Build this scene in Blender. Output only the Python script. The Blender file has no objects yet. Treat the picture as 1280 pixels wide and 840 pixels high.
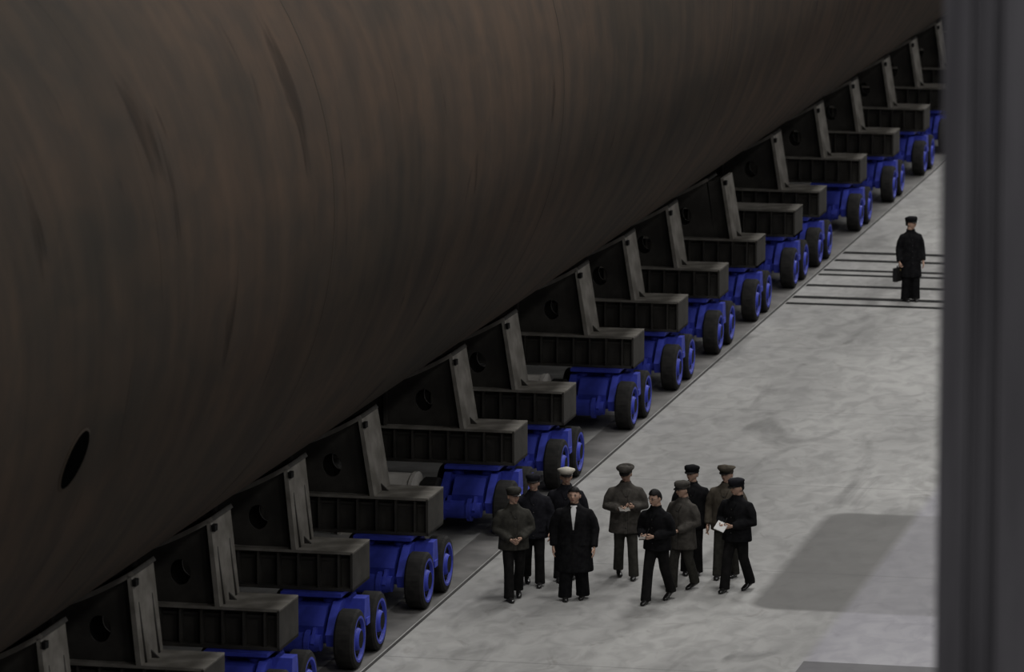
import bpy, bmesh, math, random
from mathutils import Vector, Matrix, Quaternion
random.seed(4)
scn = bpy.context.scene
scn.view_settings.view_transform = 'Standard'
COL = scn.collection

# ------------------------------------------------------------------ materials
def mat(name, c1, c2=None, rough=0.7, scale=3.0, vec=(1, 1, 1), metal=0.0, bump=0.0, bscale=20.0, spec=0.3, detail=6, lo=0.35, hi=0.65):
    m = bpy.data.materials.new(name); m.use_nodes = True
    nt = m.node_tree; N = nt.nodes; L = nt.links
    b = N['Principled BSDF']
    b.inputs['Roughness'].default_value = rough
    b.inputs['Metallic'].default_value = metal
    b.inputs['Specular IOR Level'].default_value = spec
    if c2 is None: c2 = tuple(x * 0.75 for x in c1)
    tc = N.new('ShaderNodeTexCoord'); mp = N.new('ShaderNodeMapping')
    mp.inputs['Scale'].default_value = vec
    L.new(tc.outputs['Object'], mp.inputs['Vector'])
    n = N.new('ShaderNodeTexNoise'); n.inputs['Scale'].default_value = scale; n.inputs['Detail'].default_value = detail
    L.new(mp.outputs[0], n.inputs['Vector'])
    r = N.new('ShaderNodeValToRGB')
    r.color_ramp.elements[0].position = lo; r.color_ramp.elements[1].position = hi
    r.color_ramp.elements[0].color = (*c2, 1); r.color_ramp.elements[1].color = (*c1, 1)
    L.new(n.outputs['Fac'], r.inputs[0]); L.new(r.outputs[0], b.inputs['Base Color'])
    if bump > 0:
        n2 = N.new('ShaderNodeTexNoise'); n2.inputs['Scale'].default_value = bscale; n2.inputs['Detail'].default_value = 3
        L.new(tc.outputs['Object'], n2.inputs['Vector'])
        bp = N.new('ShaderNodeBump'); bp.inputs['Strength'].default_value = bump; bp.inputs['Distance'].default_value = 0.02
        L.new(n2.outputs['Fac'], bp.inputs['Height']); L.new(bp.outputs[0], b.inputs['Normal'])
    return m

M_steel = mat('cradle_paint', (0.062, 0.058, 0.052), (0.036, 0.034, 0.031), 0.7, 2.5, bump=0.1, spec=.15)
M_worn = mat('cradle_flange_paint', (0.27, 0.255, 0.23), (0.15, 0.140, 0.122), 0.75, 3.0, spec=.15)
M_cover = mat('drive_cover_paint', (0.60, 0.58, 0.54), (0.45, 0.43, 0.40), 0.7, 3.0, spec=.2)
M_dark = mat('dark_steel', (0.012, 0.012, 0.012), (0.006, 0.006, 0.006), 0.8, spec=.1)
M_port = mat('port_interior', (0.003, 0.003, 0.003), (0.002, 0.002, 0.002), 1.0, spec=0.0)
M_blue = mat('bogie_blue_paint', (0.052, 0.072, 0.50), (0.032, 0.046, 0.32), 0.55, 4.0, spec=0.25)
M_tyre = mat('tyre_rubber', (0.024, 0.023, 0.022), (0.012, 0.012, 0.012), 0.8, 8.0, spec=.15)
M_skin = mat('skin', (0.50, 0.33, 0.25), (0.42, 0.26, 0.19), 0.55, 20)
M_hair = mat('black_hair', (0.008, 0.007, 0.007), (0.004, 0.004, 0.004), 0.6, 60, spec=.2)
M_lip = mat('lips', (0.26, 0.12, 0.10))
M_eye = mat('eye_white', (0.45, 0.45, 0.43))
M_shoe = mat('shoe_leather', (0.012, 0.011, 0.011), (0.006, 0.006, 0.006), 0.35, spec=0.5)
M_white = mat('white_cloth', (0.66, 0.66, 0.66), (0.55, 0.55, 0.55), 0.8)
M_paper = mat('paper', (0.8, 0.8, 0.79), (0.7, 0.7, 0.69), 0.8)
M_note = mat('notebook_page', (0.24, 0.23, 0.21), (0.18, 0.17, 0.16), 0.8)
M_metal = mat('brass_trim', (0.35, 0.28, 0.12), None, 0.4, metal=0.6)
C_black = mat('cloth_black', (0.011, 0.011, 0.012), (0.005, 0.005, 0.006), 0.9, 14, bump=0.6, bscale=9, spec=.1)
C_black2 = mat('cloth_navy', (0.016, 0.016, 0.020), (0.009, 0.009, 0.012), 0.9, 14, bump=0.6, bscale=9, spec=.1)
C_olive = mat('cloth_olive_grey', (0.047, 0.045, 0.039), (0.030, 0.029, 0.025), 0.9, 14, bump=0.6, bscale=9, spec=.1)
C_brown = mat('cloth_grey_brown', (0.072, 0.066, 0.059), (0.047, 0.043, 0.038), 0.9, 14, bump=0.6, bscale=9, spec=.1)
C_khaki = mat('cloth_khaki', (0.090, 0.078, 0.061), (0.060, 0.051, 0.040), 0.9, 14, bump=0.4, bscale=9, spec=.1)
C_cream = mat('cap_cream', (0.62, 0.58, 0.50), (0.5, 0.47, 0.40), 0.8)
C_trous = mat('trousers_dark', (0.014, 0.013, 0.013), (0.008, 0.008, 0.008), 0.9, 12, bump=0.6, bscale=8, spec=.1)
M_wall = mat('wall_panel', (0.16, 0.16, 0.165), (0.12, 0.12, 0.125), 0.9, 0.5)
M_ceil = mat('ceiling_panel', (0.10, 0.10, 0.11), (0.08, 0.08, 0.09), 0.9, 0.5)
M_col = mat('column_paint', (0.150, 0.146, 0.160), (0.085, 0.082, 0.092), 0.85, 1.2, (5, 5, 0.4), spec=.08)

def hull_mat():
    m = bpy.data.materials.new('hull_primer'); m.use_nodes = True
    nt = m.node_tree; N = nt.nodes; L = nt.links; b = N['Principled BSDF']
    b.inputs['Roughness'].default_value = 0.8; b.inputs['Specular IOR Level'].default_value = 0.04
    tc = N.new('ShaderNodeTexCoord')
    def noise(vec, scale, det=6, dist=0.0):
        mp = N.new('ShaderNodeMapping'); mp.inputs['Scale'].default_value = vec
        L.new(tc.outputs['Object'], mp.inputs['Vector'])
        n = N.new('ShaderNodeTexNoise'); n.inputs['Scale'].default_value = scale; n.inputs['Detail'].default_value = det
        n.inputs['Distortion'].default_value = dist
        L.new(mp.outputs[0], n.inputs['Vector']); return n.outputs['Fac']
    def ramp(f, a, ca, c, cb):
        r = N.new('ShaderNodeValToRGB'); e = r.color_ramp.elements
        e[0].position = a; e[0].color = (*ca, 1); e[1].position = c; e[1].color = (*cb, 1)
        L.new(f, r.inputs[0]); return r.outputs[0]
    def mul(a, c):
        x = N.new('ShaderNodeMix'); x.data_type = 'RGBA'; x.blend_type = 'MULTIPLY'; x.inputs[0].default_value = 1
        L.new(a, x.inputs[6]); L.new(c, x.inputs[7]); return x.outputs[2]
    base = ramp(noise((1, .3, 1), .30, 4), .36, (0.048, 0.041, 0.033), .64, (0.074, 0.055, 0.042))
    st = ramp(noise((.18, 1.3, .18), 1.0, 7, .2), .36, (0.80, 0.82, 0.84), .62, (1.05, 1.02, 1.0))
    st2 = ramp(noise((.2, .8, .2), 2.0, 4, .6), .27, (0.55, 0.55, 0.55), .36, (1, 1, 1))
    blot = ramp(noise((1, .8, 1), 1.6, 8, .5), .38, (0.87, 0.89, 0.91), .6, (1.04, 1.0, .97))
    L.new(mul(mul(mul(base, st), st2), blot), b.inputs['Base Color'])
    return m
M_hull = hull_mat()

def floor_mat():
    m = bpy.data.materials.new('concrete_floor'); m.use_nodes = True
    nt = m.node_tree; N = nt.nodes; L = nt.links; b = N['Principled BSDF']
    b.inputs['Specular IOR Level'].default_value = 0.2
    tc = N.new('ShaderNodeTexCoord'); sep = N.new('ShaderNodeSeparateXYZ'); L.new(tc.outputs['Object'], sep.inputs[0])
    def noise(vec, scale, det=6, dist=0.0):
        mp = N.new('ShaderNodeMapping'); mp.inputs['Scale'].default_value = vec
        L.new(tc.outputs['Object'], mp.inputs['Vector'])
        n = N.new('ShaderNodeTexNoise'); n.inputs['Scale'].default_value = scale; n.inputs['Detail'].default_value = det
        n.inputs['Distortion'].default_value = dist
        L.new(mp.outputs[0], n.inputs['Vector']); return n.outputs['Fac']
    def math_(op, a, c=None):
        x = N.new('ShaderNodeMath'); x.operation = op
        for i, v in enumerate((a, c)):
            if v is None: continue
            if isinstance(v, (int, float)): x.inputs[i].default_value = v
            else: L.new(v, x.inputs[i])
        return x.outputs[0]
    def ramp(f, a, ca, c, cb):
        r = N.new('ShaderNodeValToRGB'); e = r.color_ramp.elements
        e[0].position = a; e[0].color = (*ca, 1); e[1].position = c; e[1].color = (*cb, 1)
        L.new(f, r.inputs[0]); return r.outputs[0]
    def mix(fac, a, c, mode='MIX'):
        x = N.new('ShaderNodeMix'); x.data_type = 'RGBA'; x.blend_type = mode
        if isinstance(fac, (int, float)): x.inputs[0].default_value = fac
        else: L.new(fac, x.inputs[0])
        for i, v in ((6, a), (7, c)):
            if isinstance(v, tuple): x.inputs[i].default_value = (*v, 1)
            else: L.new(v, x.inputs[i])
        return x.outputs[2]
    base = ramp(noise((1, .35, 1), .40, 6, .3), .34, (0.238, 0.236, 0.230), .66, (0.350, 0.347, 0.336))
    fine = ramp(noise((1, .5, 1), 3.0, 8, .8), .35, (0.80, 0.80, 0.80), .6, (1.04, 1.04, 1.04))
    stain = ramp(noise((1, .25, 1), .9, 5, 1.0), .30, (0.66, 0.66, 0.66), .42, (1, 1, 1))
    spots = ramp(noise((1, .6, 1), 1.7, 8, 1.5), .62, (1, 1, 1), .72, (0.80, 0.79, 0.78))
    c = mix(1, base, fine, 'MULTIPLY'); c = mix(1, c, stain, 'MULTIPLY'); c = mix(1, c, spots, 'MULTIPLY')
    X = sep.outputs[0]; Y = sep.outputs[1]
    violet_lit_strip = math_('MINIMUM', math_('MAXIMUM', math_('MULTIPLY', math_('SUBTRACT', X, 5.98), 6.0), 0.0), 1.0)
    c = mix(math_('MULTIPLY', violet_lit_strip, .38), c, (0.27, 0.26, 0.33))  # floor strip along the right, with violet light mixed into its colour
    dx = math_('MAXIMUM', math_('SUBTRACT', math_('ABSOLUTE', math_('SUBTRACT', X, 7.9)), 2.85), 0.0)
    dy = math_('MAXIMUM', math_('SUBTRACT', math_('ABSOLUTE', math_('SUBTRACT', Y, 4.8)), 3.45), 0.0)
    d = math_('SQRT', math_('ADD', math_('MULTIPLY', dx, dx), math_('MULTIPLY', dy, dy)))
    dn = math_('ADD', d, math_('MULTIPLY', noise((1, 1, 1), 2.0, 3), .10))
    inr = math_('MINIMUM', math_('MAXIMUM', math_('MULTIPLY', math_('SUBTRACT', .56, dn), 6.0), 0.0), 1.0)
    c = mix(math_('MULTIPLY', inr, math_('SUBTRACT', 0.82, math_('MULTIPLY', violet_lit_strip, .45))), c, (0.088, 0.086, 0.082))
    dy2 = math_('LESS_THAN', math_('ABSOLUTE', math_('SUBTRACT', Y, -5.6)), 3.1)
    s2 = math_('MULTIPLY', dy2, math_('GREATER_THAN', X, 6.05))
    c = mix(math_('MULTIPLY', s2, .8), c, (0.06, 0.058, 0.06))
    jy = math_('LESS_THAN', math_('PINGPONG', math_('ADD', Y, 205.1), 3.6), .025)
    c = mix(math_('MULTIPLY', jy, .30), c, (0.06, 0.06, 0.06))
    L.new(c, b.inputs['Base Color'])
    L.new(math_('ADD', math_('MULTIPLY', noise((1, 1, 1), 1.2, 4), .3), .5), b.inputs['Roughness'])
    bp = N.new('ShaderNodeBump'); bp.inputs['Strength'].default_value = .10; bp.inputs['Distance'].default_value = .02
    L.new(noise((1, 1, 1), 5.0, 6), bp.inputs['Height']); L.new(bp.outputs[0], b.inputs['Normal'])
    return m
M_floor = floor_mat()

# ------------------------------------------------------------------ mesh helpers
def box(bm, x0, x1, y0, y1, z0, z1, m=0):
    vs = [bm.verts.new((x, y, z)) for x in (x0, x1) for y in (y0, y1) for z in (z0, z1)]
    for q in ((0, 1, 3, 2), (4, 6, 7, 5), (0, 4, 5, 1), (2, 3, 7, 6), (0, 2, 6, 4), (1, 5, 7, 3)):
        f = bm.faces.new([vs[i] for i in q]); f.material_index = m

def obox(bm, c, size, R, m=0):
    vs = []
    for x in (-.5, .5):
        for y in (-.5, .5):
            for z in (-.5, .5):
                vs.append(bm.verts.new(Vector(c) + R @ Vector((x * size[0], y * size[1], z * size[2]))))
    for q in ((0, 1, 3, 2), (4, 6, 7, 5), (0, 4, 5, 1), (2, 3, 7, 6), (0, 2, 6, 4), (1, 5, 7, 3)):
        f = bm.faces.new([vs[i] for i in q]); f.material_index = m

def tube(bm, pts, radii, seg=14, m=0, u0=None, smooth=True):
    pts = [Vector(p) for p in pts]; rings = []
    n = len(pts); t0 = (pts[1] - pts[0]).normalized()
    if u0 is None:
        u0 = Vector((1, 0, 0)) if abs(t0.x) < .8 else Vector((0, 1, 0))
    u = Vector(u0)
    for i, p in enumerate(pts):
        t = (pts[min(i + 1, n - 1)] - pts[max(i - 1, 0)]).normalized()
        u = (u - t * u.dot(t)).normalized(); v = t.cross(u)
        r = radii[i]
        ra, rb = (r, r) if not isinstance(r, tuple) else r
        rings.append([bm.verts.new(p + u * (ra * math.cos(2 * math.pi * k / seg)) + v * (rb * math.sin(2 * math.pi * k / seg))) for k in range(seg)])
    for i in range(n - 1):
        for k in range(seg):
            f = bm.faces.new((rings[i][k], rings[i][(k + 1) % seg], rings[i + 1][(k + 1) % seg], rings[i + 1][k]))
            f.material_index = m; f.smooth = smooth
    f = bm.faces.new(list(reversed(rings[0]))); f.material_index = m
    f = bm.faces.new(rings[-1]); f.material_index = m

def lathe_x(bm, prof, c, m=0, seg=36):
    rings = []
    for (x, r) in prof:
        rings.append([bm.verts.new((c[0] + x, c[1] + r * math.cos(2 * math.pi * k / seg), c[2] + r * math.sin(2 * math.pi * k / seg))) for k in range(seg)])
    ms = m if isinstance(m, list) else [m] * (len(prof) - 1)
    for i in range(len(prof) - 1):
        for k in range(seg):
            f = bm.faces.new((rings[i][k], rings[i][(k + 1) % seg], rings[i + 1][(k + 1) % seg], rings[i + 1][k]))
            f.material_index = ms[i]
    f = bm.faces.new(rings[0]); f.material_index = ms[0]
    f = bm.faces.new(rings[-1]); f.material_index = ms[-1]

def prism(bm, poly, x0, x1, m=0, axis='X'):
    def P(a, b, c):
        return (c, a, b) if axis == 'X' else (a, c, b)
    A = [bm.verts.new(P(a, b, x0)) for a, b in poly]; B = [bm.verts.new(P(a, b, x1)) for a, b in poly]
    n = len(poly)
    for i in range(n):
        f = bm.faces.new((A[i], A[(i + 1) % n], B[(i + 1) % n], B[i])); f.material_index = m
    for f in (bm.faces.new(A), bm.faces.new(list(reversed(B)))): f.material_index = m

def ellipsoid(bm, c, r, m=0, seg=14, rings=10, R=None):
    mt = Matrix.Translation(c) @ (R.to_4x4() if R else Matrix.Identity(4)) @ Matrix.Diagonal((*r, 1))
    ret = bmesh.ops.create_uvsphere(bm, u_segments=seg, v_segments=rings, radius=1, matrix=mt)
    fs = set()
    for v in ret['verts']: fs.update(v.link_faces)
    for f in fs: f.material_index = m; f.smooth = True

def to_mesh(bm, name, mats):
    bmesh.ops.recalc_face_normals(bm, faces=bm.faces)
    me = bpy.data.meshes.new(name); bm.to_mesh(me); bm.free()
    for m in mats: me.materials.append(m)
    return me

def obj(name, me, loc=(0, 0, 0), parent=None, rot=(0, 0, 0)):
    o = bpy.data.objects.new(name, me); COL.objects.link(o)
    o.location = loc; o.rotation_euler = rot
    if parent: o.parent = parent
    return o

def remeshed(me, voxel, smooth_it=6, name=None):
    o = bpy.data.objects.new('tmp', me); COL.objects.link(o)
    r = o.modifiers.new('r', 'REMESH'); r.mode = 'VOXEL'; r.voxel_size = voxel; r.use_smooth_shade = True
    s = o.modifiers.new('s', 'SMOOTH'); s.iterations = smooth_it; s.factor = .5
    dg = bpy.context.evaluated_depsgraph_get()
    nm = bpy.data.meshes.new_from_object(o.evaluated_get(dg))
    nm.name = name or me.name
    if not nm.materials and me.materials: nm.materials.append(me.materials[0])
    for p in nm.polygons: p.use_smooth = True
    bpy.data.objects.remove(o); return nm

# ------------------------------------------------------------------ hall
X0, X1, Y0, Y1, ZC = -30, 30, -92, 125, 24
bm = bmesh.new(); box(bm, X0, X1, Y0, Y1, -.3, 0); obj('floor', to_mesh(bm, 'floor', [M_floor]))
bm = bmesh.new(); box(bm, X0, X1, Y0, Y1, ZC, ZC + .3); obj('ceiling', to_mesh(bm, 'ceiling', [M_ceil]))
for nm, a in (('wall_left', (X0 - .3, X0, Y0, Y1)), ('wall_right', (X1, X1 + .3, Y0, Y1)), ('wall_back', (X0, X1, Y1, Y1 + .3)), ('wall_front', (X0, X1, Y0 - .3, Y0))):
    bm = bmesh.new(); box(bm, *a, 0, ZC); obj(nm, to_mesh(bm, nm, [M_wall]))

def lamp_mesh():
    bm = bmesh.new()
    prism(bm, [(-1.1, 0), (-.8, .25), (.8, .25), (1.1, 0)], -2.5, 2.5, 0, 'Y')
    for y in (-1.8, 1.8): tube(bm, [(0, y, .2), (0, y, 2.7)], [.03, .03], 8)
    return to_mesh(bm, 'ceiling_lamp', [M_ceil])
LM = lamp_mesh()
def lamp(x, y, w):
    o = obj('ceiling_lamp', LM, (x, y, ZC - 2.7))
    ld = bpy.data.lights.new('lamp_light', 'AREA'); ld.shape = 'RECTANGLE'; ld.size = 2.0; ld.size_y = 5.0
    ld.energy = w; ld.color = (1.0, .985, .965)
    l = bpy.data.objects.new('lamp_light', ld); COL.objects.link(l); l.parent = o; l.location = (0, 0, -.03)
for i in range(12):
    y = -60 + i * 15
    k = .34 if y < -20 else (.60 if y < -5 else 1.0)
    lamp(5.5, y, 1500 * k); lamp(19, y, 600 * (1.35 if y < -20 else 1.0))

# ------------------------------------------------------------------ floor track
bm = bmesh.new(); box(bm, -.62, -.03, -60, 110, 0, .004); obj('bogie_track_plate', to_mesh(bm, 'track_plate', [mat('track_steel', (0.16, 0.155, 0.15), (0.09, 0.088, 0.085), 0.6, 1.5)]))
bm = bmesh.new(); box(bm, .0, .045, -60, 110, 0, .008); obj('track_edge_rail', to_mesh(bm, 'edge_rail', [mat('edge_rail_steel', (0.04, 0.038, 0.036), (0.022, 0.021, 0.02), .8, 1.0)]))
bm = bmesh.new()
for y, w in ((31.0, .22), (31.9, .3), (33.6, .26), (35.2, .22), (35.9, .22), (37.4, .26), (38.6, .3)):
    box(bm, .08, 16, y - w / 2, y + w / 2, 0, .01)
obj('floor_cross_rails', to_mesh(bm, 'cross_rails', [M_dark]))

# ------------------------------------------------------------------ hull
CX, CZ = -4.1, 7.56
def hullR(y):
    t = (y + 34) / 124
    r = 5.40 + .09 * min(max(t, 0), 1)
    if y > 88: r *= math.sqrt(max(0.02, 1 - ((y - 88) / 14) ** 2))
    return r
bm = bmesh.new(); seg = 120; rings = []
ys = [-34 + i * 2 for i in range(62)] + [90, 93, 96, 98.5, 100.5, 101.6]
for y in ys:
    r = hullR(y)
    rings.append([bm.verts.new((r * math.cos(2 * math.pi * k / seg), y, r * math.sin(2 * math.pi * k / seg))) for k in range(seg)])
for i in range(len(rings) - 1):
    for k in range(seg):
        f = bm.faces.new((rings[i][k], rings[i][(k + 1) % seg], rings[i + 1][(k + 1) % seg], rings[i + 1][k])); f.smooth = True
bm.faces.new(rings[0]); bm.faces.new(rings[-1])
def ring(bm, y, r, w, h):
    prev = None
    for k in range(seg + 1):
        a = 2 * math.pi * k / seg; c, s = math.cos(a), math.sin(a)
        q = [bm.verts.new(((r + dh) * c, y + dy, (r + dh) * s)) for dh, dy in ((-.01, -w), (h, -w * .5), (h, w * .5), (-.01, w))]
        if prev:
            for j in range(3):
                f = bm.faces.new((prev[j], prev[j + 1], q[j + 1], q[j])); f.smooth = True
        prev = q
hull = obj('submarine_hull', to_mesh(bm, 'hull', [M_hull]), (CX, 0, CZ))
bm = bmesh.new()
for y in (-26, -11, 3, 17.5, 32, 47, 62, 77): ring(bm, y, hullR(y), .05, .003)
obj('weld_seams', to_mesh(bm, 'weld_seams', [mat('weld_bead', (0.056, 0.044, 0.034), (0.040, 0.032, 0.025), 0.8, 1.5, spec=.04)]), (0, 0, 0), hull)
bm = bmesh.new()
a0 = math.radians(-14.6); yc = -21.6; r0 = hullR(yc)
def hp(dy, ds, off):
    a = a0 + ds / r0
    return ((r0 + off) * math.cos(a), yc + dy, (r0 + off) * math.sin(a))
n = 40
def ringpts(k, sy, ss, off): 
    t = 2 * math.pi * k / n
    dy, ds = sy * math.cos(t), ss * math.sin(t)
    return hp(dy, ds + dy * .25, off)
ri = [bm.verts.new(ringpts(k, .40, .29, .012)) for k in range(n)]
ro = [bm.verts.new(ringpts(k, .44, .32, .004)) for k in range(n)]
cc = bm.verts.new(hp(0, 0, .012))
for k in range(n):
    bm.faces.new((ri[k], ri[(k + 1) % n], cc)).material_index = 0
    bm.faces.new((ro[k], ro[(k + 1) % n], ri[(k + 1) % n], ri[k])).material_index = 1
obj('flood_port', to_mesh(bm, 'flood_port', [M_port, M_hull]), (0, 0, 0), hull)

# ------------------------------------------------------------------ cradles
XR0 = -.17; ZB = 1.04
def web_mesh():
    cu = bpy.data.curves.new('web', 'CURVE'); cu.dimensions = '2D'; cu.fill_mode = 'BOTH'; cu.extrude = .02
    def spline(pts):
        s = cu.splines.new('POLY'); s.points.add(len(pts) - 1)
        for p, q in zip(s.points, pts): p.co = (q[0], q[1], 0, 1)
        s.use_cyclic_u = True
    R = 5.55; A = math.asin(2.86 / R)
    pts = [(XR0 - .92, 1.62)]
    for i in range(31):
        a = A - 2 * A * i / 30
        pts.append((CX + R * math.sin(a), CZ - R * math.cos(a)))
    pts.append((2 * CX - XR0 + .92, 1.62))
    spline(pts)
    for cx in (-1.72, 2 * CX + 1.72):
        spline([(cx + .15 * math.cos(2 * math.pi * k / 24), 2.04 + .18 * math.sin(2 * math.pi * k / 24)) for k in range(24)])
    o = bpy.data.objects.new('w', cu); COL.objects.link(o)
    dg = bpy.context.evaluated_depsgraph_get()
    me = bpy.data.meshes.new_from_object(o.evaluated_get(dg)); bpy.data.objects.remove(o)
    return me
WEB = web_mesh()
def cradle_mesh(off=.0, post=True, dxr=0.0):
    bm = bmesh.new()
    XR = XR0 + dxr; XL = 2 * CX - XR
    box(bm, XL, XR, -.5, .5, ZB, ZB + .04, 0)
    box(bm, XL, XR, -.5, .5, 1.58, 1.62, 1)
    box(bm, XL + .05, XR - .05, -.32, -.28, ZB + .04, 1.58, 0); box(bm, XL + .05, XR - .05, .28, .32, ZB + .04, 1.58, 0)
    box(bm, XR - .035, XR, -.5, .5, ZB, 1.6, 0); box(bm, XL, XL + .035, -.5, .5, ZB, 1.6, 0)
    x = XR - .22
    while x > XL + .1:
        box(bm, x - .015, x + .015, -.46, -.32, ZB + .04, 1.58, 0); x -= .3
    box(bm, XL + .05, XR - .05, -.36, -.32, 1.46, 1.5, 0)
    if post:
        R = 5.55
        for yy in (-.3, .3):
            tmp = WEB.copy(); tmp.transform(Matrix.Translation((0, yy, 0)) @ Matrix.Rotation(math.pi / 2, 4, 'X'))
            bm.from_mesh(tmp); bpy.data.meshes.remove(tmp)
        for s in (1, -1):
            def mx(px): return px if s == 1 else 2 * CX - px
            bx = XR - .84 + off; tx = -1.20 + dxr * .3 + off * .95; tz = 2.80 + off * .2
            prism(bm, [(mx(bx), 1.62), (mx(bx - .07), 1.62), (mx(tx - .06), tz), (mx(tx), tz)], -.5, .5, 1, 'Y')
            if off:
                for yy in (-.3, .3):
                    prism(bm, [(mx(XR - .92), 1.62), (mx(bx - .05), 1.62), (mx(tx - .05), tz - .02), (mx(-1.26), 2.76)], yy - .02, yy + .02, 0, 'Y')
            prism(bm, [(mx(bx - .01), 1.62), (mx(bx + .10), 1.62), (mx(bx - .03), 1.74)], -.02, .02, 0, 'Y')
            x0, x1 = sorted((mx(tx - .01), mx(tx + .06)))
            box(bm, x0, x1, -.5, -.36, tz - .14, tz - .05, 2)
            xs = mx(-2.35); zt = CZ - math.sqrt(5.55 ** 2 - (xs - CX) ** 2)
            box(bm, xs - .02, xs + .02, -.46, -.32, 1.62, zt, 0)
        A = math.asin(2.9 / R); N_ = 30; prev = None
        for i in range(N_ + 1):
            a = A - 2 * A * i / N_
            q = [bm.verts.new((CX + r * math.sin(a), y, CZ - r * math.cos(a))) for r, y in ((5.505, -.5), (5.505, .5), (5.57, .5), (5.57, -.5))]
            if prev:
                for j in range(4):
                    f = bm.faces.new((prev[j], prev[(j + 1) % 4], q[(j + 1) % 4], q[j])); f.material_index = 1
            else: bm.faces.new(q)
            prev = q
        bm.faces.new(prev)
    else:
        prism(bm, [(CX - 1.2, 1.62), (CX + 1.2, 1.62), (CX + 1.2, 2.17), (CX, 2.03), (CX - 1.2, 2.17)], -.45, .45, 0, 'Y')
    return to_mesh(bm, 'cradle', [M_steel, M_worn, M_dark])
CR = cradle_mesh(); CR2 = cradle_mesh(dxr=-.10); CR9 = cradle_mesh(.34); CR10 = cradle_mesh(post=False)

def bogie_mesh():
    bm = bmesh.new()
    for wx, s in ((-.22, 1), (-1.46, -1)):
        for wy in (-.63, .63):
            prof = [(-.15, .10), (-.15, .33), (-.14, .40), (-.11, .43), (.11, .43), (.14, .40), (.15, .335), (.15, .30), (.10, .285), (.10, .17), (.15, .15), (.17, .13), (.17, .05)]
            ms = [1, 1, 1, 1, 1, 1, 0, 0, 1, 0, 0, 2]
            if s < 0: prof = [(-x, r) for x, r in prof]
            lathe_x(bm, prof, (wx, wy, .435), ms)
            for k in range(8):
                a = 2 * math.pi * k / 8
                lathe_x(bm, [(0, .018), (.02, .018)], (wx + s * .10 - (0 if s > 0 else .02), wy + .23 * math.cos(a), .435 + .23 * math.sin(a)), 2, 8)
    side = [(-.80, .34), (-.86, .52), (-.66, .74), (-.40, .92), (.40, .92), (.66, .74), (.86, .52), (.80, .34), (.52, .30), (.34, .46), (-.34, .46), (-.52, .30)]
    for x in (-.46, -1.24): prism(bm, side, x - .06, x + .06, 0)
    for wy in (-.63, .63): tube(bm, [(-1.34, wy, .435), (-.36, wy, .435)], [.085, .085], 16, 0)
    box(bm, -1.20, -.50, -.36, .36, .38, .88, 0)
    for s in (-1, 1):
        prism(bm, [(s * .36, .46), (s * .36, .88), (s * .50, .86), (s * .74, .62), (s * .74, .46)], -1.10, -.58, 0)
        lathe_x(bm, [(-.36, .10), (-.36, .175), (-.30, .175), (-.30, .145), (.08, .145), (.08, .185), (.15, .185), (.15, .12), (.30, .12), (.30, .05)], (-.88, s * .86, .40), 0, 24)
        for x in (-1.12, -.68): prism(bm, [(s * .60, .30), (s * .60, .58), (s * .84, .62), (s * 1.02, .42), (s * .84, .26)], x - .025, x + .025, 0)
    lathe_x(bm, [(-.34, .12), (-.34, .16), (.34, .16), (.34, .12)], (-.86, 0, .86), 0, 24)
    for x in (-1.1, -.62):
        for y in (-.24, .24):
            tube(bm, [(x, y, .86), (x, y, .94), (x, y, .941), (x, y, 1.0)], [.09, .09, .06, .06], 16, 0)
    box(bm, -1.3, -.40, -.42, .42, .975, 1.030, 0)
    box(bm, -.42, -.10, -.09, .09, .52, .62, 0)
    prism(bm, [(-.19, .58), (-.13, .92), (.13, .92), (.19, .58)], -.46, -.12, 0)
    bmesh.ops.recalc_face_normals(bm, faces=bm.faces)
    return to_mesh(bm, 'bogie', [M_blue, M_tyre, M_dark])
BG = bogie_mesh()
def drum_mesh():
    bm = bmesh.new()
    for x0, x1, r in ((-1.1, 0, .30), (-1.16, -1.1, .33), (0, .06, .33)):
        prism(bm, [(r * 1.4 * math.cos(math.pi * k / 20), .70 + r * .9 * math.sin(math.pi * k / 20)) for k in range(21)] + [(-r * 1.4, 0), (r * 1.4, 0)], x0, x1, 0)
    return to_mesh(bm, 'drive_cover', [M_cover])
DR = drum_mesh()

fars = [-14.6, -10.77, -7.04, -3.03, 1.18, 7.15, 11.0, 17.0, 21.3, 25.6, 29.85, 34.5, 37.7, 43.5, 48.65, 53.8, 58.5, 63.2, 68, 73, 78]
for i, fy in enumerate(fars):
    yc_ = fy - .5; j = i - 1
    me = CR9 if j == 9 else (CR10 if j == 10 else (CR2 if j <= 2 else CR))
    obj('hull_support_cradle', me, (0, yc_, 0))
    obj('transporter_bogie', BG, (0, yc_ - .25, 0.004))
    obj('transporter_bogie', BG, (2 * CX, yc_ - .25, 0.004), rot=(0, 0, math.pi))
    if j in (1, 4, 6, 9):
        obj('drive_unit_cover', DR, (-1.70, yc_ - 1.15, 0))

# ------------------------------------------------------------------ steel column in the foreground
bm = bmesh.new()
cx0, cy0 = 14.57, -50.15
box(bm, 0, .03, 0, .5, 0, ZC)
box(bm, .03, .15, 0, .02, 0, ZC); box(bm, .03, .13, .48, .5, 0, ZC)
box(bm, .15, .28, .06, .08, 0, ZC)
box(bm, .28, .40, 0, .02, 0, ZC); box(bm, .40, .70, .0, .03, 0, ZC)
box(bm, .67, .70, .03, .5, 0, ZC); box(bm, .27, .29, .0, .5, 0, ZC); box(bm, .14, .16, .0, .5, 0, ZC)
box(bm, -.2, .9, -.2, .7, 0, .04)
for sx in (-.1, .8):
    for sy in (-.1, .6): tube(bm, [(sx, sy, .04), (sx, sy, .1)], [.03, .03], 8)
obj('steel_column', to_mesh(bm, 'steel_column', [M_col]), (cx0, cy0, 0))

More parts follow.
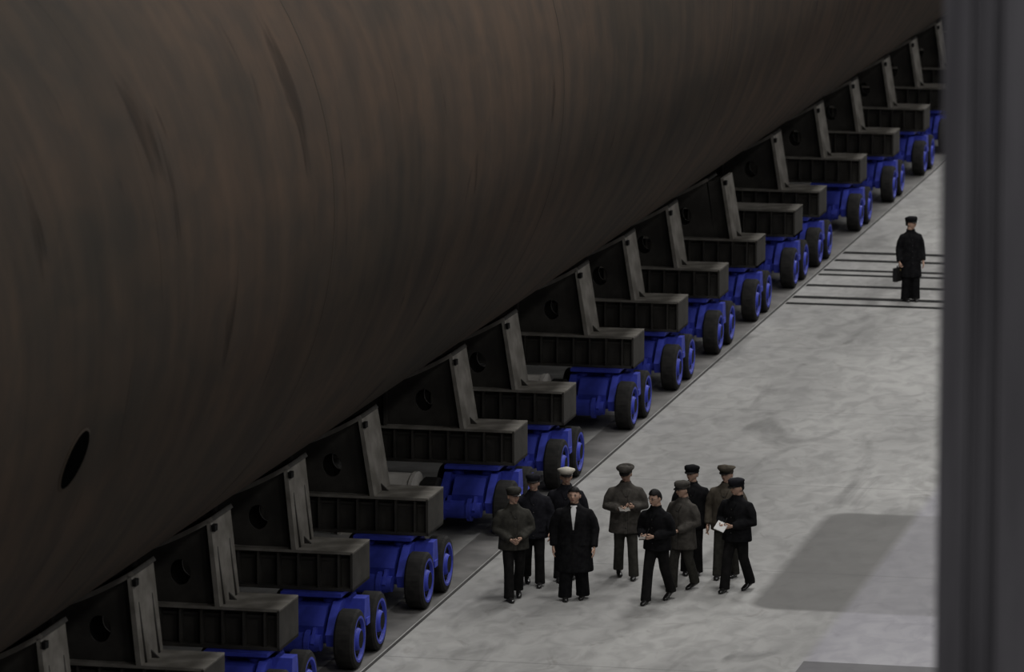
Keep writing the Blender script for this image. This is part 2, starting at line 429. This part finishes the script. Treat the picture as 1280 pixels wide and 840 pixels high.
# ------------------------------------------------------------------ people
def head_mesh():
    bm = bmesh.new(); U, V = 56, 44
    def g(x, s): return math.exp(-(x / s) ** 2)
    def pt(i, j, scale=1.0):
        th = math.pi * j / V; ph = 2 * math.pi * i / U
        x, y, z = math.sin(th) * math.cos(ph), math.sin(th) * math.sin(ph), math.cos(th)
        X, Y, Z = .076 * x, .096 * y, .115 * z
        if z < 0:
            X *= 1 - .32 * (-z) ** 1.6
            if y > 0: Y *= 1 - .45 * (-z) ** 1.2
            else: Y *= 1 + .02
        if y < 0:
            Y *= .93
            Y -= .020 * g(X, .020) * g(Z + .098, .022)
            Y -= .024 * g(X, .0115) * g(Z + .018, .020)
            Y -= .010 * g(X, .009) * g(Z - .006, .022)
            Y += .006 * (g(X - .030, .014) + g(X + .030, .014)) * g(Z - .008, .012)
            Y -= .004 * g(Z - .030, .010) * g(X, .05)
            Y -= .007 * g(X, .022) * g(Z + .055, .010)
        return Vector((X * scale, Y * scale, Z * scale))
    top = bm.verts.new(pt(0, 0)); bot = bm.verts.new(pt(0, V)); R = []
    for j in range(1, V): R.append([bm.verts.new(pt(i, j)) for i in range(U)])
    for i in range(U):
        bm.faces.new((top, R[0][i], R[0][(i + 1) % U])); bm.faces.new((bot, R[-1][(i + 1) % U], R[-1][i]))
        for j in range(V - 2): bm.faces.new((R[j][i], R[j + 1][i], R[j + 1][(i + 1) % U], R[j][(i + 1) % U]))
    for f in bm.faces: f.smooth = True
    tube(bm, [(0, .022, -.17), (0, .018, -.10), (0, .012, -.04)], [(.060, .060), (.054, .056), (.055, .055)], 20)
    for s in (-1, 1):
        ellipsoid(bm, (s * .078, .012, -.008), (.010, .019, .032), 0, 12, 10)
        ellipsoid(bm, (s * .083, .010, .002), (.005, .010, .016), 0, 10, 8)
        ellipsoid(bm, (s * .030, -.0775, .007), (.0135, .008, .0055), 1)
        ellipsoid(bm, (s * .030, -.0832, .007), (.006, .004, .0055), 2)
        ellipsoid(bm, (s * .031, -.084, .026), (.017, .006, .0030), 2)
        ellipsoid(bm, (s * .010, -.0985, -.034), (.006, .006, .005), 0)
    ellipsoid(bm, (0, -.092, -.0515), (.021, .006, .0042), 3); ellipsoid(bm, (0, -.0915, -.059), (.018, .0065, .0045), 3)
    me = to_mesh(bm, 'head', [M_skin, M_eye, M_hair, M_lip])
    # hair shell: swept-up hair, front hairline above the brow
    bm = bmesh.new(); R = []
    rows = list(range(0, 29))
    grid = {}
    for j in rows:
        for i in range(U):
            th = math.pi * j / V; ph = 2 * math.pi * i / U
            x, y, z = math.sin(th) * math.cos(ph), math.sin(th) * math.sin(ph), math.cos(th)
            if y < -.25: lim = .60 - .14 * abs(x)
            elif y < .1: lim = .18
            else: lim = -.30
            k = 1.02 + .10 * max(0, min(1, (z - lim + .15) * 5)) + .008 * math.sin(ph * 9)
            grid[(i, j)] = (bm.verts.new((.078 * x * k, .098 * y * k * (.96 if y < 0 else 1), .120 * z * k)), z >= lim - .06)
    for j in rows[:-1]:
        for i in range(U):
            q = [grid[(i, j)], grid[(i, j + 1)], grid[((i + 1) % U, j + 1)], grid[((i + 1) % U, j)]]
            if all(a[1] for a in q):
                f = bm.faces.new([a[0] for a in q]); f.smooth = True
    loose = [v for v in bm.verts if not v.link_faces]
    bmesh.ops.delete(bm, geom=loose, context='VERTS')
    bmesh.ops.remove_doubles(bm, verts=bm.verts, dist=.0005)
    hm = to_mesh(bm, 'hair', [M_hair])
    return me, hm
HEAD, HAIR = head_mesh()

def hand_mesh(curl, name):
    bm = bmesh.new()
    tube(bm, [(0, 0, .03), (0, 0, 0), (0, -.002, -.03), (0, 0, -.065), (0, 0, -.095)], [(.024, .028), (.022, .028), (.019, .038), (.017, .042), (.013, .040)], 16)
    for y, L_, r in ((-.031, .074, .0095), (-.010, .082, .010), (.011, .077, .0095), (.030, .060, .0085)):
        p = Vector((0, y, -.085)); pts = [p.copy()]; a = curl * .25
        for k, fr in enumerate((.45, .32, .23)):
            a += curl * (.5 if k == 0 else .8)
            p = p + Vector((math.sin(a), y * .15, -math.cos(a))) * (L_ * fr); pts.append(p.copy())
        tube(bm, pts, [r, r, r * .92, r * .7], 10)
    tube(bm, [(.006, -.020, -.02), (.016, -.045, -.048), (.024, -.056, -.075), (.028, -.056, -.098)], [.015, .0125, .011, .008], 10)
    return remeshed(to_mesh(bm, name, [M_skin]), .0045, 2, name)
HAND_R = hand_mesh(.35, 'hand_relaxed'); HAND_G = hand_mesh(1.05, 'hand_gripping')

def cap_mesh(kind, cm, bandm):
    bm = bmesh.new()
    if kind == 'peaked':
        tube(bm, [(0, .004, .028), (0, .002, .062), (0, -.002, .072), (0, -.008, .102), (0, -.006, .118), (0, 0, .130)],
             [(.089, .107), (.090, .108), (.097, .115), (.128, .140), (.118, .130), (.05, .06)], 32, 0)
        tube(bm, [(0, .004, .030), (0, .003, .060)], [(.0905, .1085), (.0920, .1100)], 32, 1)
        ellipsoid(bm, (0, -.113, .062), (.014, .006, .016), 3)
    else:
        tube(bm, [(0, .006, .028), (0, .004, .055), (0, .0, .080), (0, .0, .108), (0, .004, .126), (0, .004, .138)],
             [(.090, .108), (.093, .111), (.106, .124), (.108, .122), (.088, .100), (.03, .04)], 28, 0)
        tube(bm, [(0, .006, .026), (0, .005, .050)], [(.0915, .1095), (.0945, .1125)], 28, 1)
    n = 16; A = []; B = []; C = []
    for k in range(n + 1):
        a = math.pi * (1.12 + .76 * k / n); s = math.sin((k / n) * math.pi) ** .6
        A.append((.088 * math.cos(a), .105 * math.sin(a), .040)); r = 1 + .40 * s
        B.append((.088 * math.cos(a) * (1 + .18 * s), .105 * math.sin(a) * r, .040 - .020 * s))
    for dz in (0, .006):
        a_ = [bm.verts.new((p[0], p[1], p[2] + dz)) for p in A]; b_ = [bm.verts.new((p[0], p[1], p[2] + dz)) for p in B]
        for k in range(n):
            f = bm.faces.new((a_[k], a_[k + 1], b_[k + 1], b_[k])); f.material_index = 2; f.smooth = True
    return to_mesh(bm, 'cap', [cm, bandm, M_shoe, M_metal])

TORSO = [(.34, .255, .195), (.50, .245, .185), (.66, .232, .174), (.80, .220, .162), (.95, .208, .150), (1.08, .198, .144), (1.22, .205, .150), (1.31, .190, .136), (1.37, .160, .116), (1.42, .118, .092), (1.455, .082, .076), (1.48, .070, .070)]
def torso_at(z):
    for a, b in zip(TORSO[:-1], TORSO[1:]):
        if a[0] <= z <= b[0]:
            t = (z - a[0]) / (b[0] - a[0]); return a[1] + (b[1] - a[1]) * t, a[2] + (b[2] - a[2]) * t
    return TORSO[0][1:] if z < TORSO[0][0] else TORSO[-1][1:]

def person(x, y, yaw, coat=C_black, trous=C_trous, hem=.62, cap=None, capm=None, H=1.72, wide=1.0, arms='down',
           feet=((-.10, .02), (.10, -.05)), head_yaw=0, head_pitch=0, shirt=False, glasses=False, wtr=1.0, lean=0.0, book=None, brief=False, buttons=True, name='person'):
    root = bpy.data.objects.new(name, None); COL.objects.link(root)
    root.empty_display_size = .2
    root.location = (x, y, 0); root.rotation_euler = (0, 0, math.radians(yaw)); k = H / 1.72; root.scale = (k, k, k)
    def L_(z): return -lean * max(0, z - .9)
    W = wide
    bm = bmesh.new()
    rings = [r for r in TORSO if r[0] > hem + .02]
    hx, hy = torso_at(hem); rings = [(hem, hx, hy)] + rings
    tube(bm, [(0, L_(z), z) for z, _, _ in rings], [(rx * W, ry * W) for _, rx, ry in rings], 28)
    P = {
        'down': (((.250, .03, 1.08), (.255, -.05, .83)), ((.250, .02, 1.08), (.250, -.08, .84))),
        'walk': (((.250, .09, 1.09), (.255, .07, .84)), ((.250, -.02, 1.08), (.235, -.17, .86))),
        'write': (((.252, .00, 1.10), (.10, -.25, 1.10)), ((.252, .0, 1.10), (.09, -.23, 1.13))),
        'hold_r': (((.252, .0, 1.08), (.13, -.25, 1.04)), ((.252, .0, 1.08), (.05, -.24, 1.04))),
        'front': (((.252, .02, 1.09), (.08, -.22, .96)), ((.252, .02, 1.09), (.06, -.23, .98))),
        'bent_l': (((.250, .03, 1.08), (.255, -.05, .83)), ((.250, .02, 1.09), (.14, -.24, 1.08))),
        'wide': (((.255, .04, 1.08), (.258, -.02, .82)), ((.255, -.01, 1.08), (.255, -.12, .83))),
    }[arms]
    hands = []
    for s, (el, wr) in zip((-1, 1), P):
        sh = Vector((s * .168 * W, L_(1.34), 1.325)); e = Vector((s * el[0] * W, el[1] + L_(el[2]), el[2])); w = Vector((s * wr[0] * W, wr[1] + L_(wr[2]), wr[2]))
        md = sh.lerp(e, .5) + Vector((s * .012, 0, .01))
        tube(bm, [sh + Vector((-s * .07, 0, .035)), sh, md, e, e.lerp(w, .5), w], [.055, .078 * W, .075 * W, .068 * W, .064, .060], 16)
        hands.append((s, e, w))
    me = remeshed(to_mesh(bm, 'coat', [coat]), .016, 7, 'coat')
    obj('coat', me, (0, 0, 0), root)
    def fy(xx, z, o=.004):
        rx, ry = torso_at(z); rx *= W; ry *= W
        return L_(z) - ry * math.sqrt(max(0.02, 1 - (xx / rx) ** 2)) - o
    def strip(bm, rows, m, o=.006):
        prev = None
        for z, xa, xb in rows:
            n_ = 5; q = [bm.verts.new((xa + (xb - xa) * i / n_, fy(xa + (xb - xa) * i / n_, z, o), z)) for i in range(n_ + 1)]
            if prev:
                for i in range(n_):
                    f = bm.faces.new((prev[i], prev[i + 1], q[i + 1], q[i])); f.material_index = m; f.smooth = True
            prev = q
    bm = bmesh.new()
    zs = [hem + .01 + (1.38 - hem) * i / 14 for i in range(15)]
    if shirt:
        strip(bm, [(1.10 + .02 * i, -.006 - .0024 * i, .006 + .0024 * i) for i in range(19)], 1, .006)
        for s in (-1, 1):
            strip(bm, [(1.06 + .02 * i, s * (.004 + .0024 * i), s * (.016 + .0070 * min(i, 10) - .006 * max(0, i - 10))) for i in range(20)], 0, .012)
        strip(bm, [(z, -.010, -.002) for z in [hem + .02 + i * .05 for i in range(int((1.04 - hem) / .05))]], 3, .004)
    else:
        strip(bm, [(z, -.030, .022) for z in zs], 0, .007)
        strip(bm, [(z, .022, .027) for z in zs], 3, .003)
        for s in (-1, 1):
            strip(bm, [(1.28 + .02 * i, s * (.008 + .001 * i), s * (.02 + .009 * i)) for i in range(7)], 0, .014)
        if buttons:
            for i in range(5):
                z = 1.28 - i * .12
                if z > hem + .05: ellipsoid(bm, (-.004, fy(0, z, .012), z), (.012, .005, .012), 2, 8, 6)
    for s in (-1, 1):
        zz = max(.86, hem + .12); a, b2 = sorted((s * .075 * W, s * .165 * W))
        strip(bm, [(zz, a, b2), (zz + .03, a, b2), (zz + .055, a, b2)], 0, .010)
    cpts = []; 
    for i in range(17):
        a = -math.pi * .5 + .32 + (2 * math.pi - .64) * i / 16
        cpts.append((.076 * math.cos(a), L_(1.47) + .006 + .076 * math.sin(a), 1.465 + .020 * math.sin(a)))
    tube(bm, cpts, [(.012, .026)] * 17, 10, 0)
    obj('coat_trim', to_mesh(bm, 'coat_trim', [coat, M_white, M_shoe, M_dark]), (0, 0, 0), root)
    bm = bmesh.new()
    tube(bm, [(0, 0, .80), (0, 0, .90), (0, 0, 1.0)], [(.165, .115), (.175, .12), (.165, .115)], 20)
    bs = bmesh.new()
    for s, ft in zip((-1, 1), feet):
        fx, fyy = ft[0], ft[1]; lift = ft[2] if len(ft) > 2 else 0
        hip = Vector((s * .088, 0, .86)); an = Vector((fx, fyy + .01, .10 + lift)); kn = hip.lerp(an, .48) + Vector((0, -.035 - lift * .8, 0))
        tube(bm, [hip + Vector((0, 0, .04)), hip.lerp(kn, .5), kn, kn.lerp(an, .5), an, an - Vector((0, 0, .055))], [.095, .090 * wtr, .080 * wtr, .078 * wtr, .080 * wtr, .084 * wtr], 16)
        n_ = 12; rs = []
        for (dy, w, h, c) in ((.085, .022, .028, .040), (.07, .034, .045, .048), (.02, .037, .050, .050), (-.05, .040, .040, .042), (-.11, .046, .028, .034), (-.155, .040, .022, .028), (-.185, .018, .012, .020)):
            ring_ = []
            for q in range(n_):
                a = 2 * math.pi * q / n_; zz = max(0.0, c + h * math.sin(a) if math.sin(a) > 0 else c * (1 + 1.1 * math.sin(a)))
                lz = lift * max(0.0, min(1.6, (dy + .15) / .15)) if lift else 0
                ring_.append(bs.verts.new((fx + w * math.cos(a) + .12 * s * dy, fyy + dy, zz + lz + .002)))
            rs.append(ring_)
        for a_, b_ in zip(rs[:-1], rs[1:]):
            for q in range(n_):
                f = bs.faces.new((a_[q], a_[(q + 1) % n_], b_[(q + 1) % n_], b_[q])); f.smooth = True
        bs.faces.new(rs[0]); bs.faces.new(rs[-1])
    obj('trousers', remeshed(to_mesh(bm, 'trousers', [trous]), .016, 4, 'trousers'), (0, 0, 0), root)
    obj('shoes', to_mesh(bs, 'shoes', [M_shoe]), (0, 0, 0), root)
    hd = obj('head', HEAD, (0, L_(1.6) - .008, 1.598), root, (math.radians(head_pitch), 0, math.radians(head_yaw)))
    hd.scale = (1.17, 1.10, 1.06) if wide > 1.18 else (1.09, 1.08, 1.06)
    obj('hair', HAIR, (0, 0, 0), hd)
    if cap: obj('cap', cap_mesh(cap, capm or coat, capm or coat), (0, 0, 0), hd)
    if glasses:
        bm = bmesh.new()
        for s in (-1, 1):
            pts = [(s * .031 + .019 * math.cos(2 * math.pi * i / 16), -.093, .006 + .015 * math.sin(2 * math.pi * i / 16)) for i in range(17)]
            tube(bm, pts, [.002] * 17, 6, u0=(0, 1, 0))
            tube(bm, [(s * .05, -.093, .010), (s * .080, -.05, .010), (s * .082, .01, .006)], [.002] * 3, 6)
        tube(bm, [(-.012, -.095, .008), (.012, -.095, .008)], [.002, .002], 6)
        obj('glasses', to_mesh(bm, 'glasses', [M_shoe]), (0, 0, 0), hd)
    for s, e, w in hands:
        d = (w - e).normalized()
        grip = (arms in ('write', 'front', 'hold_r')) or (arms == 'bent_l' and s > 0) or (brief and s < 0)
        h = obj('hand', HAND_G if grip else HAND_R, w + d * .012, root)
        q = Vector((0, 0, -1)).rotation_difference(d)
        h.rotation_mode = 'QUATERNION'; h.rotation_quaternion = q
        h.scale = (-s * 1.0, 1, 1)
    if book:
        s_, e, w = hands[0]
        d = (w - e).normalized(); c = w + d * .10 + Vector((.02, -.02, .02))
        bm = bmesh.new(); R = Matrix.Rotation(math.radians(25), 3, 'X') @ Matrix.Rotation(math.radians(12), 3, 'Z')
        pm = 0 if book == 'paper' else 2
        if book == 'open':
            obox(bm, c + Vector((-.04, 0, 0)), (.08, .11, .010), R @ Matrix.Rotation(.15, 3, 'Y'), pm)
            obox(bm, c + Vector((.04, 0, 0)), (.08, .11, .010), R @ Matrix.Rotation(-.15, 3, 'Y'), pm)
            obox(bm, c + Vector((0, .004, -.01)), (.17, .12, .006), R, 1)
        elif book == 'paper':
            R = Matrix.Rotation(math.radians(15), 3, 'Y') @ Matrix.Rotation(math.radians(50), 3, 'X')
            obox(bm, c, (.17, .15, .004), R, 0); obox(bm, c + Vector((.004, .003, -.007)), (.17, .15, .004), R, 0)
        else:
            obox(bm, c, (.09, .12, .010), R, pm); obox(bm, c + Vector((0, .003, -.009)), (.095, .125, .006), R, 1)
        tube(bm, [c + Vector((.05, .02, .02)), c + Vector((.09, .03, .13))], [.004, .004], 8, 1)
        obj('notebook', to_mesh(bm, 'notebook', [M_paper, M_shoe, M_note]), (0, 0, 0), root)
    if brief:
        s_, e, w = hands[0]
        bm = bmesh.new(); cx_, cy_, cz_ = w.x - .03, w.y - .02, w.z - .12
        box(bm, cx_ - .17, cx_ + .17, cy_ - .05, cy_ + .05, cz_ - .28, cz_, 0)
        bmesh.ops.bevel(bm, geom=list(bm.edges), offset=.012, segments=2, affect='EDGES')
        tube(bm, [(cx_ - .06, cy_, cz_ - .005), (cx_ - .05, cy_, cz_ + .035), (cx_ + .05, cy_, cz_ + .035), (cx_ + .06, cy_, cz_ - .005)], [.008] * 4, 8)
        box(bm, cx_ - .02, cx_ + .02, cy_ - .056, cy_ - .048, cz_ - .06, cz_ - .03, 1)
        bmesh.ops.rotate(bm, verts=bm.verts, cent=(cx_, cy_, cz_), matrix=Matrix.Rotation(math.radians(50), 3, 'Z'))
        obj('briefcase', to_mesh(bm, 'briefcase', [M_shoe, M_metal]), (0, 0, 0), root)
    return root

person(1.02, .79, 24, C_olive, C_trous, .78, 'soft', C_olive, 1.72, 1.10, 'front', ((-.10, -.16), (.11, .18, .05)), head_yaw=12, name='official_in_olive_coat')
person(1.08, 1.91, 14, C_black2, C_trous, .74, 'soft', C_black2, 1.72, 1.10, 'walk', ((-.10, .18, .05), (.10, -.16)), head_yaw=-15, name='official_in_navy_coat')
person(1.50, 2.37, 10, C_black2, C_trous, .76, 'peaked', C_cream, 1.75, 1.12, 'down', ((-.11, -.12), (.11, .10)), head_yaw=8, name='naval_officer')
person(1.92, .99, 8, C_black, C_black, .44, None, None, 1.73, 1.22, 'wide', ((-.13, -.10), (.13, .06)), head_yaw=-8, shirt=True, wtr=1.32, name='leader_in_long_overcoat')
person(2.36, 2.76, 14, C_brown, C_olive, .70, 'peaked', C_brown, 1.76, 1.14, 'write', ((-.10, .14, .04), (.12, -.16)), head_yaw=-14, head_pitch=12, book='open', name='general_in_brown_coat')
person(3.19, 1.10, -14, C_black, C_trous, .80, None, None, 1.74, 1.04, 'hold_r', ((-.07, -.26), (.10, .26, .06)), head_yaw=-20, head_pitch=12, glasses=True, lean=.12, book='small', name='official_in_black_suit')
person(3.40, 2.06, -24, C_brown, C_olive, .66, 'soft', C_brown, 1.68, 1.06, 'front', ((-.09, -.16), (.11, .16, .04)), head_yaw=-25, head_pitch=6, name='official_in_grey_brown_coat')
person(3.33, 3.18, 5, C_black, C_trous, .74, 'soft', C_black, 1.72, 1.08, 'down', ((-.10, .02), (.10, -.03)), head_yaw=-25, name='official_in_black_coat')
person(4.23, 2.14, -20, C_black, C_trous, .78, 'soft', C_black2, 1.74, 1.12, 'hold_r', ((-.10, -.20), (.11, .20, .05)), head_yaw=-25, head_pitch=8, book='paper', name='official_with_paper')
person(3.90, 3.05, -5, C_khaki, C_olive, .74, 'peaked', C_khaki, 1.76, 1.10, 'down', ((-.11, -.10), (.10, .10)), head_yaw=-10, name='general_in_khaki_coat')
person(2.56, 31.86, 24, C_black, C_black, .50, 'soft', C_black, 1.77, .97, 'down', ((-.10, 0), (.11, -.02)), head_yaw=45, brief=True, wtr=1.15, name='guard_with_briefcase')

# ------------------------------------------------------------------ world, camera
w = bpy.data.worlds.new('World'); scn.world = w; w.use_nodes = True
w.node_tree.nodes['Background'].inputs[0].default_value = (.5, .55, .7, 1); w.node_tree.nodes['Background'].inputs[1].default_value = .2
cam = bpy.data.cameras.new('camera'); co = bpy.data.objects.new('camera', cam); COL.objects.link(co)
F = 6500
cam.sensor_width = 36; cam.lens = F / 1280 * 36; cam.clip_end = 500
co.location = (18.02, -75, 16.5)
co.rotation_euler = (math.radians(90) - math.atan(1041 / F), 0, math.radians(12.66))
cam.dof.use_dof = True; cam.dof.focus_distance = 80; cam.dof.aperture_fstop = 2.2
scn.camera = co
